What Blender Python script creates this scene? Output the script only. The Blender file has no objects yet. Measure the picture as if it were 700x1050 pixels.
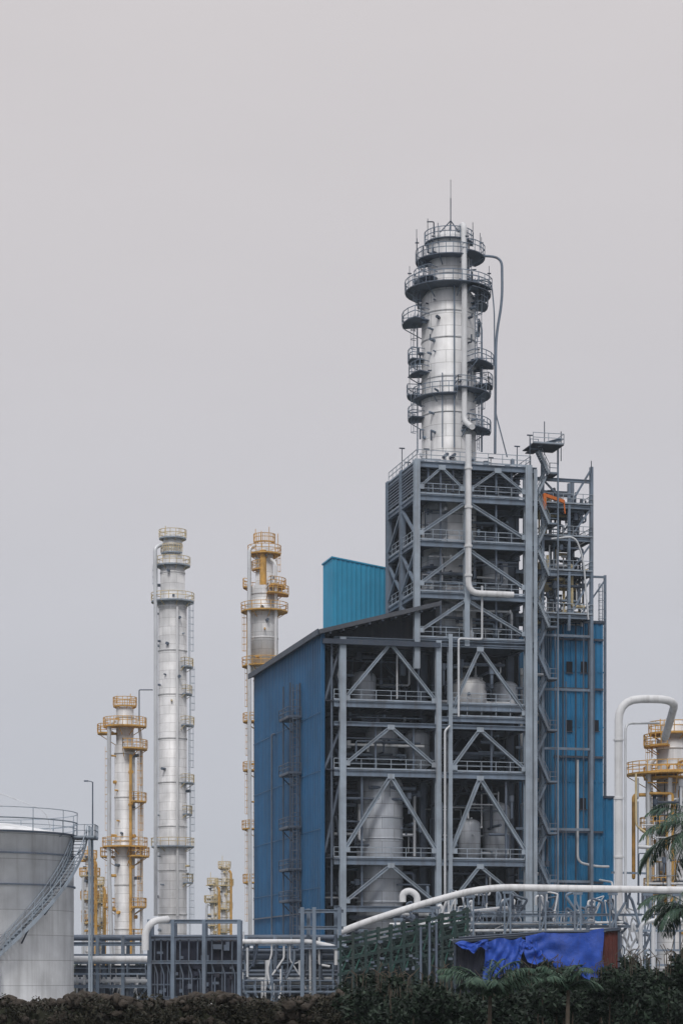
import bpy, math, random
import numpy as np
import bmesh
from mathutils import Vector, Matrix
R = random.Random(11)
NR = np.random.RandomState(5)
F = 2275.0; CZ = 3.0
rad = math.radians

# ------------------------------------------------------------------ materials
def new_mat(name):
    m = bpy.data.materials.new(name); m.use_nodes = True
    nt = m.node_tree
    return m, nt, nt.nodes['Principled BSDF']

def N(nt, t, **kw):
    n = nt.nodes.new(t)
    for k, v in kw.items(): setattr(n, k, v)
    return n

def paint(name, col, rough=0.55, metal=0.0, var=0.25, streak=0.3, scale=0.35, grime=(0.10,0.085,0.075), bump=0.0, spec=0.35):
    m, nt, b = new_mat(name); L = nt.links.new
    tc = N(nt, 'ShaderNodeTexCoord')
    n1 = N(nt, 'ShaderNodeTexNoise'); n1.inputs['Scale'].default_value = scale; n1.inputs['Detail'].default_value = 8; n1.inputs['Roughness'].default_value=0.65
    L(tc.outputs['Object'], n1.inputs['Vector'])
    mp = N(nt, 'ShaderNodeMapping'); mp.inputs['Scale'].default_value = (2.2, 2.2, 0.12)
    L(tc.outputs['Object'], mp.inputs['Vector'])
    n2 = N(nt, 'ShaderNodeTexNoise'); n2.inputs['Scale'].default_value = 1.0; n2.inputs['Detail'].default_value = 6
    L(mp.outputs[0], n2.inputs['Vector'])
    r1 = N(nt, 'ShaderNodeMapRange'); r1.inputs[1].default_value = 0.3; r1.inputs[2].default_value = 0.7
    r1.inputs[3].default_value = 1 - var; r1.inputs[4].default_value = 1 + var
    L(n1.outputs[0], r1.inputs[0])
    mul = N(nt, 'ShaderNodeVectorMath', operation='SCALE'); mul.inputs[0].default_value = col[:3]
    L(r1.outputs[0], mul.inputs['Scale'])
    r2 = N(nt, 'ShaderNodeMapRange'); r2.inputs[1].default_value = 0.5; r2.inputs[2].default_value = 0.78
    r2.inputs[3].default_value = 0; r2.inputs[4].default_value = streak
    L(n2.outputs[0], r2.inputs[0])
    mx = N(nt, 'ShaderNodeMixRGB'); L(r2.outputs[0], mx.inputs[0]); L(mul.outputs[0], mx.inputs[1])
    mx.inputs[2].default_value = (*grime, 1)
    L(mx.outputs[0], b.inputs['Base Color'])
    b.inputs['Roughness'].default_value = rough; b.inputs['Metallic'].default_value = metal
    b.inputs['Specular IOR Level'].default_value = spec
    if bump:
        bp = N(nt, 'ShaderNodeBump'); bp.inputs['Strength'].default_value = bump; bp.inputs['Distance'].default_value = 0.2
        L(n1.outputs[0], bp.inputs['Height']); L(bp.outputs[0], b.inputs['Normal'])
    return m

def jacket(name, c1, c2, seam, metal=0.22, rough=0.55, bw=3.0, bh=1.3, stain=0.35, mortar=0.03):
    """aluminium insulation jacket / rolled plates: cylindrical panel layout round the object's own axis"""
    m, nt, b = new_mat(name); L = nt.links.new
    tc = N(nt, 'ShaderNodeTexCoord'); sp = N(nt, 'ShaderNodeSeparateXYZ'); L(tc.outputs['Object'], sp.inputs[0])
    at = N(nt, 'ShaderNodeMath', operation='ARCTAN2'); L(sp.outputs[1], at.inputs[0]); L(sp.outputs[0], at.inputs[1])
    ml = N(nt, 'ShaderNodeMath', operation='MULTIPLY'); L(at.outputs[0], ml.inputs[0]); ml.inputs[1].default_value = 2.6
    cb = N(nt, 'ShaderNodeCombineXYZ'); L(ml.outputs[0], cb.inputs[0]); L(sp.outputs[2], cb.inputs[1])
    br = N(nt, 'ShaderNodeTexBrick'); L(cb.outputs[0], br.inputs['Vector'])
    br.inputs['Scale'].default_value = 1; br.inputs['Brick Width'].default_value = bw; br.inputs['Row Height'].default_value = bh
    br.inputs['Mortar Size'].default_value = mortar; br.inputs['Mortar Smooth'].default_value = 0.3
    br.inputs['Color1'].default_value = (*c1, 1); br.inputs['Color2'].default_value = (*c2, 1); br.inputs['Mortar'].default_value = (*seam, 1)
    mp = N(nt, 'ShaderNodeMapping'); mp.inputs['Scale'].default_value = (1.6, 1.6, 0.10); L(tc.outputs['Object'], mp.inputs['Vector'])
    n2 = N(nt, 'ShaderNodeTexNoise'); n2.inputs['Scale'].default_value = 1; n2.inputs['Detail'].default_value = 7; n2.inputs['Roughness'].default_value = .6
    L(mp.outputs[0], n2.inputs['Vector'])
    r2 = N(nt, 'ShaderNodeMapRange'); r2.inputs[1].default_value = 0.45; r2.inputs[2].default_value = 0.75; r2.inputs[3].default_value = 0; r2.inputs[4].default_value = stain
    L(n2.outputs[0], r2.inputs[0])
    mx = N(nt, 'ShaderNodeMixRGB'); L(r2.outputs[0], mx.inputs[0]); L(br.outputs[0], mx.inputs[1]); mx.inputs[2].default_value = (0.22, 0.225, 0.235, 1)
    n3 = N(nt, 'ShaderNodeTexNoise'); n3.inputs['Scale'].default_value = 0.5; n3.inputs['Detail'].default_value = 9; L(tc.outputs['Object'], n3.inputs['Vector'])
    r3 = N(nt, 'ShaderNodeMapRange'); r3.inputs[1].default_value = .3; r3.inputs[2].default_value = .7; r3.inputs[3].default_value = .82; r3.inputs[4].default_value = 1.12
    L(n3.outputs[0], r3.inputs[0])
    sc = N(nt, 'ShaderNodeVectorMath', operation='SCALE'); L(mx.outputs[0], sc.inputs[0]); L(r3.outputs[0], sc.inputs['Scale'])
    L(sc.outputs[0], b.inputs['Base Color'])
    b.inputs['Metallic'].default_value = metal; b.inputs['Roughness'].default_value = rough
    bp = N(nt, 'ShaderNodeBump'); bp.inputs['Strength'].default_value = 0.3; bp.inputs['Distance'].default_value = 0.06
    L(n3.outputs[0], bp.inputs['Height']); L(bp.outputs[0], b.inputs['Normal'])
    return m

def leafmat(name, c1, c2):
    m, nt, b = new_mat(name); L = nt.links.new
    g = N(nt, 'ShaderNodeNewGeometry'); cr = N(nt, 'ShaderNodeValToRGB')
    cr.color_ramp.elements[0].color = (*c1, 1); cr.color_ramp.elements[1].color = (*c2, 1)
    L(g.outputs['Random Per Island'], cr.inputs[0]); L(cr.outputs[0], b.inputs['Base Color'])
    b.inputs['Roughness'].default_value = 0.6; b.inputs['Specular IOR Level'].default_value = 0.25
    return m

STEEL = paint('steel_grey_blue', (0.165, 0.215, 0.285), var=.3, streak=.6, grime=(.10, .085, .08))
STEEL_D = paint('steel_dark', (0.050, 0.068, 0.10), var=.3, streak=.3)  # darkened to carry interior shade; plain dark steel on trim and masts
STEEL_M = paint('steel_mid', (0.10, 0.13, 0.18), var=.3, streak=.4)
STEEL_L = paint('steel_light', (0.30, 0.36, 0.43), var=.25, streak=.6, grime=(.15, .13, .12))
DECK = paint('grating_dark', (0.045, 0.055, 0.075), rough=.8)  # floor colour darkened to deepen the shade inside the structure
INNER = paint('inner_shade_dark', (0.010, 0.013, 0.021), rough=.9)  # near-black tone puts the interior's shade into the colour
ROOF = paint('roof_sheet_grey', (0.075, 0.085, 0.105), rough=.6)
BLUE = paint('cladding_blue', (0.014, 0.098, 0.225), rough=.55, var=.25, streak=.55, grime=(0.025, 0.05, 0.09), scale=.15)
BLUE2 = paint('cladding_blue_bright', (0.016, 0.17, 0.36), rough=.55, var=.25, streak=.5, grime=(0.02, 0.07, 0.13), scale=.2)
CYAN = paint('cladding_light_blue', (0.03, 0.29, 0.49), rough=.55, var=.14, streak=.35, grime=(0.04, 0.15, 0.25), scale=.2)
JACK = jacket('aluminium_jacket', (0.76, 0.77, 0.79), (0.66, 0.675, 0.70), (0.38, 0.39, 0.40))
JACK2 = jacket('aluminium_jacket_dull', (0.50, 0.54, 0.60), (0.40, 0.44, 0.50), (0.2, 0.21, 0.24), stain=.5)
TANKM = jacket('tank_plate', (0.76, 0.79, 0.83), (0.69, 0.72, 0.77), (0.42, 0.44, 0.48), metal=0.0, rough=.6, bw=7, bh=2.1, stain=.40, mortar=.03)
PIPE = paint('pipe_silver', (0.58, 0.61, 0.65), rough=.48, metal=.25, var=.15, streak=.35)
PIPEW = paint('pipe_white', (0.68, 0.70, 0.73), rough=.5, var=.12, streak=.35)
YEL = paint('platform_yellow', (0.58, 0.34, 0.09), rough=.6, var=.35, streak=.4, grime=(.25, .17, .10), scale=.8)
YELP = paint('platform_cream', (0.60, 0.50, 0.30), rough=.6, var=.25, streak=.35, scale=.8)
ORANGE = paint('orange_paint', (0.65, 0.17, 0.03), rough=.5)
GREEN = paint('exchanger_green', (0.010, 0.032, 0.032), rough=.6, var=.35)
RUST = paint('rusty_sheet', (0.11, 0.03, 0.025), rough=.8, var=.4)
DARKSH = paint('dark_sheet', (0.018, 0.022, 0.04), rough=.8, var=.4)
TARP = paint('tarp_blue', (0.018, 0.075, 0.42), rough=.55, var=.3, streak=.2, scale=1.2, bump=.5)
ROCK = paint('rubble_stone', (0.05, 0.042, 0.035), rough=.95, var=.5, streak=.3, scale=2.5, bump=.6)
BARK = paint('bark', (0.09, 0.075, 0.06), rough=.95, var=.4, scale=3)
SOIL = paint('soil_and_grass', (0.04, 0.045, 0.03), rough=1, var=.4, scale=.3)
LEAF = leafmat('leaf_dark', (0.005, 0.011, 0.009), (0.028, 0.050, 0.032))
LEAFV = leafmat('leaf_vine', (0.010, 0.012, 0.009), (0.045, 0.042, 0.028))
PALM = leafmat('palm_leaf', (0.025, 0.060, 0.045), (0.075, 0.125, 0.085))

# ------------------------------------------------------------------ mesh builder
class MB:
    def __init__(s): s.v = []; s.f = []; s.sm = []
    def add(s, vs, fs, smooth=False):
        o = len(s.v); s.v.extend([tuple(p) for p in vs])
        for f in fs: s.f.append(tuple(i + o for i in f)); s.sm.append(smooth)
    def _axes(s, p0, p1, up=None):
        d = (p1 - p0).normalized()
        if up is None: up = Vector((0, 0, 1)) if abs(d.z) < .95 else Vector((0, 1, 0))
        side = d.cross(up).normalized(); up = side.cross(d).normalized()
        return d, side, up
    def prism(s, p0, p1, prof, up=None):
        p0 = Vector(p0); p1 = Vector(p1)
        if (p1 - p0).length < 1e-4: return
        d, sd, u = s._axes(p0, p1, up); n = len(prof)
        vs = [p0 + sd * x + u * y for x, y in prof] + [p1 + sd * x + u * y for x, y in prof]
        fs = [(i, (i + 1) % n, n + (i + 1) % n, n + i) for i in range(n)] + [tuple(range(n))[::-1], tuple(range(n, 2 * n))]
        s.add(vs, fs)
    def box(s, p0, p1, w, h=None, up=None):
        h = w if h is None else h
        s.prism(p0, p1, [(-w / 2, -h / 2), (w / 2, -h / 2), (w / 2, h / 2), (-w / 2, h / 2)], up)
    def H(s, p0, p1, w, h, t=None, up=None):
        t = t or max(.06, .13 * w); a = w / 2; c = h / 2; e = t / 2
        s.prism(p0, p1, [(-a, -c), (a, -c), (a, -c + t), (e, -c + t), (e, c - t), (a, c - t), (a, c), (-a, c), (-a, c - t), (-e, c - t), (-e, -c + t), (-a, -c + t)], up)
    def block(s, lo, hi):
        x0, y0, z0 = lo; x1, y1, z1 = hi
        vs = [(x0, y0, z0), (x1, y0, z0), (x1, y1, z0), (x0, y1, z0), (x0, y0, z1), (x1, y0, z1), (x1, y1, z1), (x0, y1, z1)]
        s.add(vs, [(0, 3, 2, 1), (4, 5, 6, 7), (0, 1, 5, 4), (1, 2, 6, 5), (2, 3, 7, 6), (3, 0, 4, 7)])
    def cyl(s, p0, p1, r, n=12, r2=None, caps=True, smooth=True):
        p0 = Vector(p0); p1 = Vector(p1); r2 = r if r2 is None else r2
        d, sd, u = s._axes(p0, p1)
        cs = [(math.cos(2 * math.pi * i / n), math.sin(2 * math.pi * i / n)) for i in range(n)]
        vs = [p0 + sd * x * r + u * y * r for x, y in cs] + [p1 + sd * x * r2 + u * y * r2 for x, y in cs]
        s.add(vs, [(i, (i + 1) % n, n + (i + 1) % n, n + i) for i in range(n)], smooth)
        if caps: s.add(vs, [tuple(range(n))[::-1], tuple(range(n, 2 * n))])
    def tube(s, pts, r, n=8, bend=None, smooth=True):
        pts = [Vector(p) for p in pts]; bend = bend if bend is not None else 2.2 * r
        out = [pts[0]]
        for i in range(1, len(pts) - 1):
            a, b, c = pts[i - 1], pts[i], pts[i + 1]
            l1 = (a - b).length; l2 = (c - b).length
            if l1 < 1e-4 or l2 < 1e-4: continue
            k = min(bend, l1 * .48, l2 * .48)
            q0 = b + (a - b) / l1 * k; q1 = b + (c - b) / l2 * k
            for j in range(6):
                t = j / 5; out.append(q0 * (1 - t) ** 2 + b * 2 * t * (1 - t) + q1 * t * t)
        out.append(pts[-1])
        o2 = [out[0]]
        for p in out[1:]:
            if (p - o2[-1]).length > 1e-4: o2.append(p)
        out = o2
        if len(out) < 2: return
        T = [(out[min(i + 1, len(out) - 1)] - out[max(i - 1, 0)]).normalized() for i in range(len(out))]
        ref = Vector((0, 0, 1)) if abs(T[0].z) < .9 else Vector((1, 0, 0))
        nrm = (ref - T[0] * ref.dot(T[0])).normalized(); vs = []
        for p, t in zip(out, T):
            nrm = (nrm - t * nrm.dot(t)).normalized(); bn = t.cross(nrm)
            for i in range(n):
                a = 2 * math.pi * i / n; vs.append(p + nrm * math.cos(a) * r + bn * math.sin(a) * r)
        fs = []
        for k in range(len(out) - 1):
            for i in range(n):
                j = (i + 1) % n; fs.append((k * n + i, k * n + j, (k + 1) * n + j, (k + 1) * n + i))
        s.add(vs, fs, smooth)
        s.add(vs[:n] + vs[-n:], [tuple(range(n))[::-1], tuple(range(n, 2 * n))])
    def revolve(s, prof, n=32, c=(0, 0), smooth=True):
        vs = []; m = len(prof)
        for r, z in prof:
            for i in range(n):
                a = 2 * math.pi * i / n; vs.append((c[0] + r * math.cos(a), c[1] + r * math.sin(a), z))
        fs = [(k * n + i, k * n + (i + 1) % n, (k + 1) * n + (i + 1) % n, (k + 1) * n + i) for k in range(m - 1) for i in range(n)]
        s.add(vs, fs, smooth)
    def build(s, name, mat, parent):
        if not s.v: return None
        me = bpy.data.meshes.new(name); me.from_pydata(s.v, [], s.f); me.materials.append(mat)
        me.polygons.foreach_set('use_smooth', s.sm); me.update()
        ob = bpy.data.objects.new(name, me); bpy.context.scene.collection.objects.link(ob)
        if parent: ob.parent = parent
        return ob

class Group:
    def __init__(s, name, loc=(0, 0, 0), rz=0):
        s.e = bpy.data.objects.new(name, None); s.e.location = loc; s.e.rotation_euler = (0, 0, rz); s.e.empty_display_size = .5
        bpy.context.scene.collection.objects.link(s.e); s.p = {}
    def part(s, name, mat):
        if name not in s.p: s.p[name] = (MB(), mat)
        return s.p[name][0]
    def done(s):
        for k, (mb, mat) in s.p.items(): mb.build(k, mat, s.e)
        return s.e

def W(px, py, Y): return Vector(((px - 350) / F * Y, Y, CZ + (1000 - py) / F * Y))
def zz(py, Y): return CZ + (1000 - py) / F * Y

# ------------------------------------------------------------------ shared details
def railing(mb, pts, h=1.1, t=.06, step=1.5, toe=True):
    pts = [Vector(p) for p in pts]
    for a, b in zip(pts[:-1], pts[1:]):
        L = (b - a).length
        if L < .05: continue
        n = max(1, round(L / step))
        for i in range(n + 1):
            p = a.lerp(b, i / n); mb.box(p, p + Vector((0, 0, h)), t)
        for hh in (h, h * .55): mb.box(a + Vector((0, 0, hh)), b + Vector((0, 0, hh)), t)
        if toe: mb.box(a + Vector((0, 0, .08)), b + Vector((0, 0, .08)), .02, .16)

def ring_platform(dk, rl, z, ri, ro, a0=0, a1=360, h=1.1, t=.07, c=(0, 0), th=.16):
    full = (a1 - a0) >= 360; n = max(4, int((a1 - a0) / 12))
    A = [rad(a0 + (a1 - a0) * i / n) for i in range(n + 1)]
    pt = lambda r, a, zz_: Vector((c[0] + r * math.cos(a), c[1] + r * math.sin(a), zz_))
    for i in range(n):
        a, b = A[i], A[i + 1]
        vs = [pt(ri, a, z), pt(ro, a, z), pt(ro, b, z), pt(ri, b, z), pt(ri, a, z - th), pt(ro, a, z - th), pt(ro, b, z - th), pt(ri, b, z - th)]
        dk.add(vs, [(0, 1, 2, 3), (7, 6, 5, 4), (1, 5, 6, 2), (0, 3, 7, 4)])
        if i == 0 and not full: dk.add(vs, [(0, 4, 5, 1)])
        if i == n - 1 and not full: dk.add(vs, [(3, 2, 6, 7)])
        for hh in (h, h * .55): rl.box(pt(ro, a, z + hh), pt(ro, b, z + hh), t)
        if i % 2 == 0 or not full: rl.box(pt(ro, a, z), pt(ro, a, z + h), t)
        if i % 4 == 0: rl.box(pt(ro - .15, a, z - th - .03), pt(ri - .05, a, z - th - (ro - ri) * .6), .09)
    if not full:
        for a in (A[0], A[-1]):
            rl.box(pt(ro, a, z), pt(ro, a, z + h), t)
            for hh in (h, h * .55): rl.box(pt(ro, a, z + hh), pt(ri, a, z + hh), t)

def cage_ladder(mb, x, y, z0, z1, ang, w=.45, cage=True):
    o = Vector((math.cos(ang), math.sin(ang), 0)); s = Vector((-o.y, o.x, 0)); p = Vector((x, y, 0))
    for k in (-w / 2, w / 2): mb.box(p + s * k + Vector((0, 0, z0)), p + s * k + Vector((0, 0, z1)), .07)
    z = z0 + .3
    while z < z1:
        mb.box(p - s * w / 2 + Vector((0, 0, z)), p + s * w / 2 + Vector((0, 0, z)), .04); z += .4
    if cage:
        z = z0 + 2.2
        hp = [p + s * .38 * math.cos(t) + o * (.1 + .6 * math.sin(t)) for t in [math.pi * i / 6 for i in range(7)]]
        while z < z1:
            for a, b in zip(hp[:-1], hp[1:]): mb.box(a + Vector((0, 0, z)), b + Vector((0, 0, z)), .05)
            z += 1.0
        if z1 - z0 > 2.5:
            for q in hp[1:6:2] : mb.box(q + Vector((0, 0, z0 + 2.2)), q + Vector((0, 0, z1)), .04)

def corr(mb, p0, p1, z0a, z0b, z1a, z1b, pitch=.6, dep=.09, seams=True):
    p0 = Vector((*p0, 0)); p1 = Vector((*p1, 0)); d = p1 - p0; L = d.length; d /= L; nrm = Vector((d.y, -d.x, 0))
    n = max(1, round(L / pitch)); pr = []
    for i in range(n):
        for f, o in ((0, 0), (.5, 0), (.6, dep), (.9, dep)): pr.append(((i + f) / n * L, o))
    pr.append((L, 0)); vs = []
    for t, o in pr:
        q = p0 + d * t + nrm * o; k = t / L
        vs += [(q.x, q.y, z0a + (z0b - z0a) * k), (q.x, q.y, z1a + (z1b - z1a) * k)]
    mb.add(vs, [(2 * i, 2 * i + 2, 2 * i + 3, 2 * i + 1) for i in range(len(pr) - 1)])
    if seams:
        z = max(z0a, z0b) + 6
        while z < min(z1a, z1b) - 2:
            a = p0 + nrm * (dep + .012); b = p1 + nrm * (dep + .012)
            mb.box((a.x, a.y, z), (b.x, b.y, z), .02, .10); z += 6

def stair_flight(mb, p0, p1, w, wd):
    p0 = Vector(p0); p1 = Vector(p1); wd = Vector(wd).normalized()
    for k in (0, w):
        a = p0 + wd * k; b = p1 + wd * k
        mb.box(a, b, .06, .24)
        for hh in (1.0, .55): mb.box(a + Vector((0, 0, hh)), b + Vector((0, 0, hh)), .05)
        for i in range(4):
            q = a.lerp(b, i / 3); mb.box(q, q + Vector((0, 0, 1.0)), .05)
    n = max(3, int(abs(p1.z - p0.z) / .22))
    for i in range(n):
        q = p0.lerp(p1, (i + .5) / n); mb.box(q, q + wd * w, .26, .04)

def clutter(g, a0, a1, b0, b1, z0, z1, n, rr=(.07, .28), mats=None):
    mats = mats or [('pipes_silver', PIPE), ('pipes_steel', STEEL), ('pipes_mid', STEEL_M), ('pipes_mid', STEEL_M), ('pipes_dark', STEEL_D)]  # pipe colours weighted dark to paint in shade between the floors
    for _ in range(n):
        nm, mt = R.choice(mats); r = R.uniform(*rr)
        U = lambda: [R.uniform(a0, a1), R.uniform(b0, b1), R.uniform(z0, z1)]
        p = U(); pts = [tuple(p)]; axs = [0, 2, 1, 2, 0]; R.shuffle(axs)
        for ax in axs[:R.randint(2, 4)]:
            q = U(); p = list(p); p[ax] = q[ax]; pts.append(tuple(p))
        g.part(nm, mt).tube(pts, r, 8)
        if R.random() < .5:
            c = pts[1]; g.part(nm, mt).cyl((c[0], c[1], c[2] - r * 2), (c[0], c[1], c[2] + r * 2.5), r * 1.9, 10)

# ------------------------------------------------------------------ main plant frame
TH = rad(14); X0, Y0 = -2.0, 227.5
ct, st = math.cos(TH), math.sin(TH)
def aof(px, b=0.):
    k = (px - 350) / F
    return (k * (Y0 + b * ct) - X0 + b * st) / (ct - k * st)
def Yof(a, b): return Y0 + a * st + b * ct
def zof(py, a, b=0.): return CZ + (1000 - py) / F * Yof(a, b)
V = Vector

# ---- shed with blue cladding
sh = Group('blue_clad_process_shed', (X0, Y0, 0), TH)
zl = zof(650, 0); D = 34.0; aR = aof(450); zr = zof(622, aR)
cl = sh.part('wall_cladding', BLUE)
corr(cl, (0, D), (0, 0), 0, 0, zl, zl, pitch=.75, dep=.10)
corr(cl, (0, 0), (aof(333), 0), 0, 0, zl, zl + .1, pitch=.3, dep=.05, seams=False)
sh.part('inner_shade_wall', INNER).block((.08, .12, .0), (.14, D, zl - .05))  # dark lining and back wall stand in for the shed's interior shade
sh.part('inner_shade_wall', INNER).block((.2, 9.6, 0), (aof(449), 9.8, zl))
rf = sh.part('roof', ROOF)
def slope(a): return zl + (zr - zl) * a / aR
vs = [(-.5, -.9, slope(-.5)), (aR, -.9, zr), (aR, D + .4, zr), (-.5, D + .4, slope(-.5))]
vs2 = [(x, y, z + .45) for x, y, z in vs]
rf.add(vs + vs2, [(0, 3, 2, 1), (4, 5, 6, 7), (0, 1, 5, 4), (1, 2, 6, 5), (2, 3, 7, 6), (3, 0, 4, 7)])
tr = sh.part('eave_trim', STEEL_D)
tr.box((-.62, -.9, slope(-.5) + .2), (-.62, D + .4, slope(-.5) + .2), .12, .6)
tr.box((.0, -.5, slope(0) - .8), (aR, -.5, slope(0) - .8), .3, .5)
for k in range(9):
    a = aR * (k + .5) / 9; tr.box((a, -.8, slope(a) - .12), (a, 12, slope(a) - .12), .2, .22)
gb = sh.part('gable_shade_sheet', INNER)  # dark set-back sheet in place of shade under the roof overhang
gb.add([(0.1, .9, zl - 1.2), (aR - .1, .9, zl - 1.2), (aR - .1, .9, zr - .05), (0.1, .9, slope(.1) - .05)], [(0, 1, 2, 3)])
b0 = 14.0; a0 = aof(341, b0); a1 = aof(399, b0)
pz0 = zof(655, a0, b0); t0 = zof(572, a0, b0); t1 = zof(584, a1, b0)
ph = sh.part('roof_penthouse', CYAN)
corr(ph, (a0, b0), (a1, b0), pz0, pz0, t0, t1, pitch=.55, dep=.06, seams=False)
corr(ph, (a0, b0 + 4.5), (a0, b0), pz0, pz0, t0, t0, pitch=.55, dep=.06, seams=False)
ph.add([(a0 - .15, b0 - .15, t0), (a1, b0 - .15, t1), (a1, b0 + 4.6, t1), (a0 - .15, b0 + 4.6, t0)] +
       [(a0 - .15, b0 - .15, t0 + .15), (a1, b0 - .15, t1 + .15), (a1, b0 + 4.6, t1 + .15), (a0 - .15, b0 + 4.6, t0 + .15)],
       [(0, 3, 2, 1), (4, 5, 6, 7), (0, 1, 5, 4), (1, 2, 6, 5), (2, 3, 7, 6), (3, 0, 4, 7)])
lt = sh.part('wall_access_tower', STEEL_D); lr = sh.part('wall_access_rails', STEEL_M)
for bb in (9.0, 12.4):
    for aa in (-1.3, -.25): lt.box((aa, bb, 0), (aa, bb, zof(703, 0, 11)), .13)
for py in (738, 795, 850, 893, 925):
    z = zof(py, 0, 11); lt.block((-1.6, 8.6, z - .12), (-.15, 13.2, z))
    railing(lr, [(-.2, 8.6, z), (-1.6, 8.6, z), (-1.6, 13.2, z), (-.2, 13.2, z)], step=1.2)
    lt.box((-.2, 9, z - 1.4), (-1.4, 9, z - .2), .1); lt.box((-.2, 12.4, z - 1.4), (-1.4, 12.4, z - .2), .1)
cage_ladder(lr, -.8, 8.9, 2, zof(705, 0, 11), rad(-90))
sh.part('wall_pipes', STEEL_M).tube([(-.5, 22, 0), (-.5, 22, 30), (-.1, 22, 30)], .1)
sh.part('wall_pipes', STEEL_M).box((-.2, .5, zof(935, 0)), (-.2, D - .5, zof(935, 0)), .15)
sh.done()

# ---- steel structure
g = Group('steel_process_structure', (X0, Y0, 0), TH)
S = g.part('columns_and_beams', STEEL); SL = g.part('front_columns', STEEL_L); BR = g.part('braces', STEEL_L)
SM = g.part('inner_frames', STEEL_M)  # inner frames coloured darker than the front to imitate interior shade
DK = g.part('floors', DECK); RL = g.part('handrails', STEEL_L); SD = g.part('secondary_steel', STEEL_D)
YB = Vector((0, 1, 0))
A1, A2, A3, A4 = aof(351), aof(449), aof(461), aof(541)
AU = aof(427); AM = aof(478); A5 = aof(548)
Bs = [0, 6, 9.3]
def zf(py): return zof(py, aof(449))
ztop = zf(472); zroof = zf(657)
for b in Bs:
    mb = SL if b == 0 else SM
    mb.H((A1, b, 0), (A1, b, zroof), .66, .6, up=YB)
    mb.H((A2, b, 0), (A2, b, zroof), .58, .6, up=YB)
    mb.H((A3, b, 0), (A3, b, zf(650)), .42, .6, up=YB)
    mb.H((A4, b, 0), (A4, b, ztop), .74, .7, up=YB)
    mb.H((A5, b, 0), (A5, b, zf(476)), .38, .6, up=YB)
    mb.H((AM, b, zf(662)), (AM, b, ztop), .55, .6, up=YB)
for b in (0, 5.5, 11.0):
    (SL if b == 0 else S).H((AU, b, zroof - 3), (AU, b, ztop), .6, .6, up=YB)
SM.H((A4, 11, 0), (A4, 11, ztop), .5, .5, up=YB)
for px, y0, y1 in ((341, 660, 930), (372, 795, 930), (430, 660, 720), (425, 742, 792), (505, 742, 795), (520, 800, 880), (500, 885, 930), (386, 742, 795)):
    a = aof(px); SM.box((a, .5, zf(y1)), (a, .5, zf(y0)), .2)
lower = [930, 882, 792, 742, 722, 657]
for py in lower:
    z = zf(py)
    for i, b in enumerate(Bs):
        a_0 = A1 - .9 if b == 0 else .3
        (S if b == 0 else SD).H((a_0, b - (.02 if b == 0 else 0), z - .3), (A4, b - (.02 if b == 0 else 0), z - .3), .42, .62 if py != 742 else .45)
    for a in (A1, (A1 + A2) / 2, A2, A4):
        SM.H((a, 0.1, z - .27), (a, 9.5, z - .27), .35, .5)
    if py in (882, 792, 722):
        DK.block((.3, .25, z + .02), (A4 - .2, 9.55, z + .12))
        railing(RL, [(A1 - .9, -.05, z + .1), (A1 + .4, -.05, z + .1), (A2 - .3, -.05, z + .1)])
        railing(RL, [(A3 + .3, -.05, z + .1), (A4 - .4, -.05, z + .1)])
        for k in range(14):
            a = A1 + (A4 - A1) * (k + .5) / 14; SD.box((a, .3, z - .15), (a, 9.4, z - .15), .14, .24)
DK.block((A2 + .2, .3, zf(735) + .02), (A4 - .2, 9.5, zf(735) + .1))
S.H((A2, -.03, zf(735) - .25), (A4, -.03, zf(735) - .25), .4, .5); railing(RL, [(A3 + .3, -.06, zf(735) + .08), (A4 - .4, -.06, zf(735) + .08)])
def chev(mb, al, ar, zb, zt, k=.5, b=0., w=.36):
    m = al + (ar - al) * k
    for a in (al, ar): mb.H((m, b, zt), (a, b, zb), w, w * .9)
    mb.box((m - .38, b - .23, zt - .05), (m + .38, b - .23, zt - .05), .03, .5)
    for a, s in ((al, 1), (ar, -1)): mb.box((a + .2 * s, b - .23, zb + .3), (a + .75 * s, b - .23, zb + .3), .03, .5)
for b in (0, 6):
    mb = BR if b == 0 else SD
    chev(mb, A1, A2, zf(722), zf(662), .5, b); chev(mb, A1, A2, zf(788), zf(747), .5, b)
    chev(mb, A1, A2, zf(876), zf(797), .5, b, .42); chev(mb, A1, A2, zf(928), zf(888), .5, b)
    chev(mb, A3, A4, zf(732), zf(664), .38, b); chev(mb, A3, A4, zf(790), zf(747), .38, b)
    chev(mb, A3, A4, zf(876), zf(797), .38, b, .42); chev(mb, A3, A4, zf(928), zf(888), .38, b)
for bb in ((0, 6), (6, 9.3)):
    for y0, y1 in ((722, 662), (788, 747), (876, 797), (928, 888)):
        SD.box((A1, bb[0], zf(y0)), (A1, bb[1], zf(y1)), .26); SD.box((A1, bb[1], zf(y0)), (A1, bb[0], zf(y1)), .26)
for y0, y1 in ((722, 662), (790, 747), (876, 797)):
    SM.box((.4, .6, zf(y0)), (A1, .6, zf(y1)), .22)
upper = [655, 608, 555, 508, 474]
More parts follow.
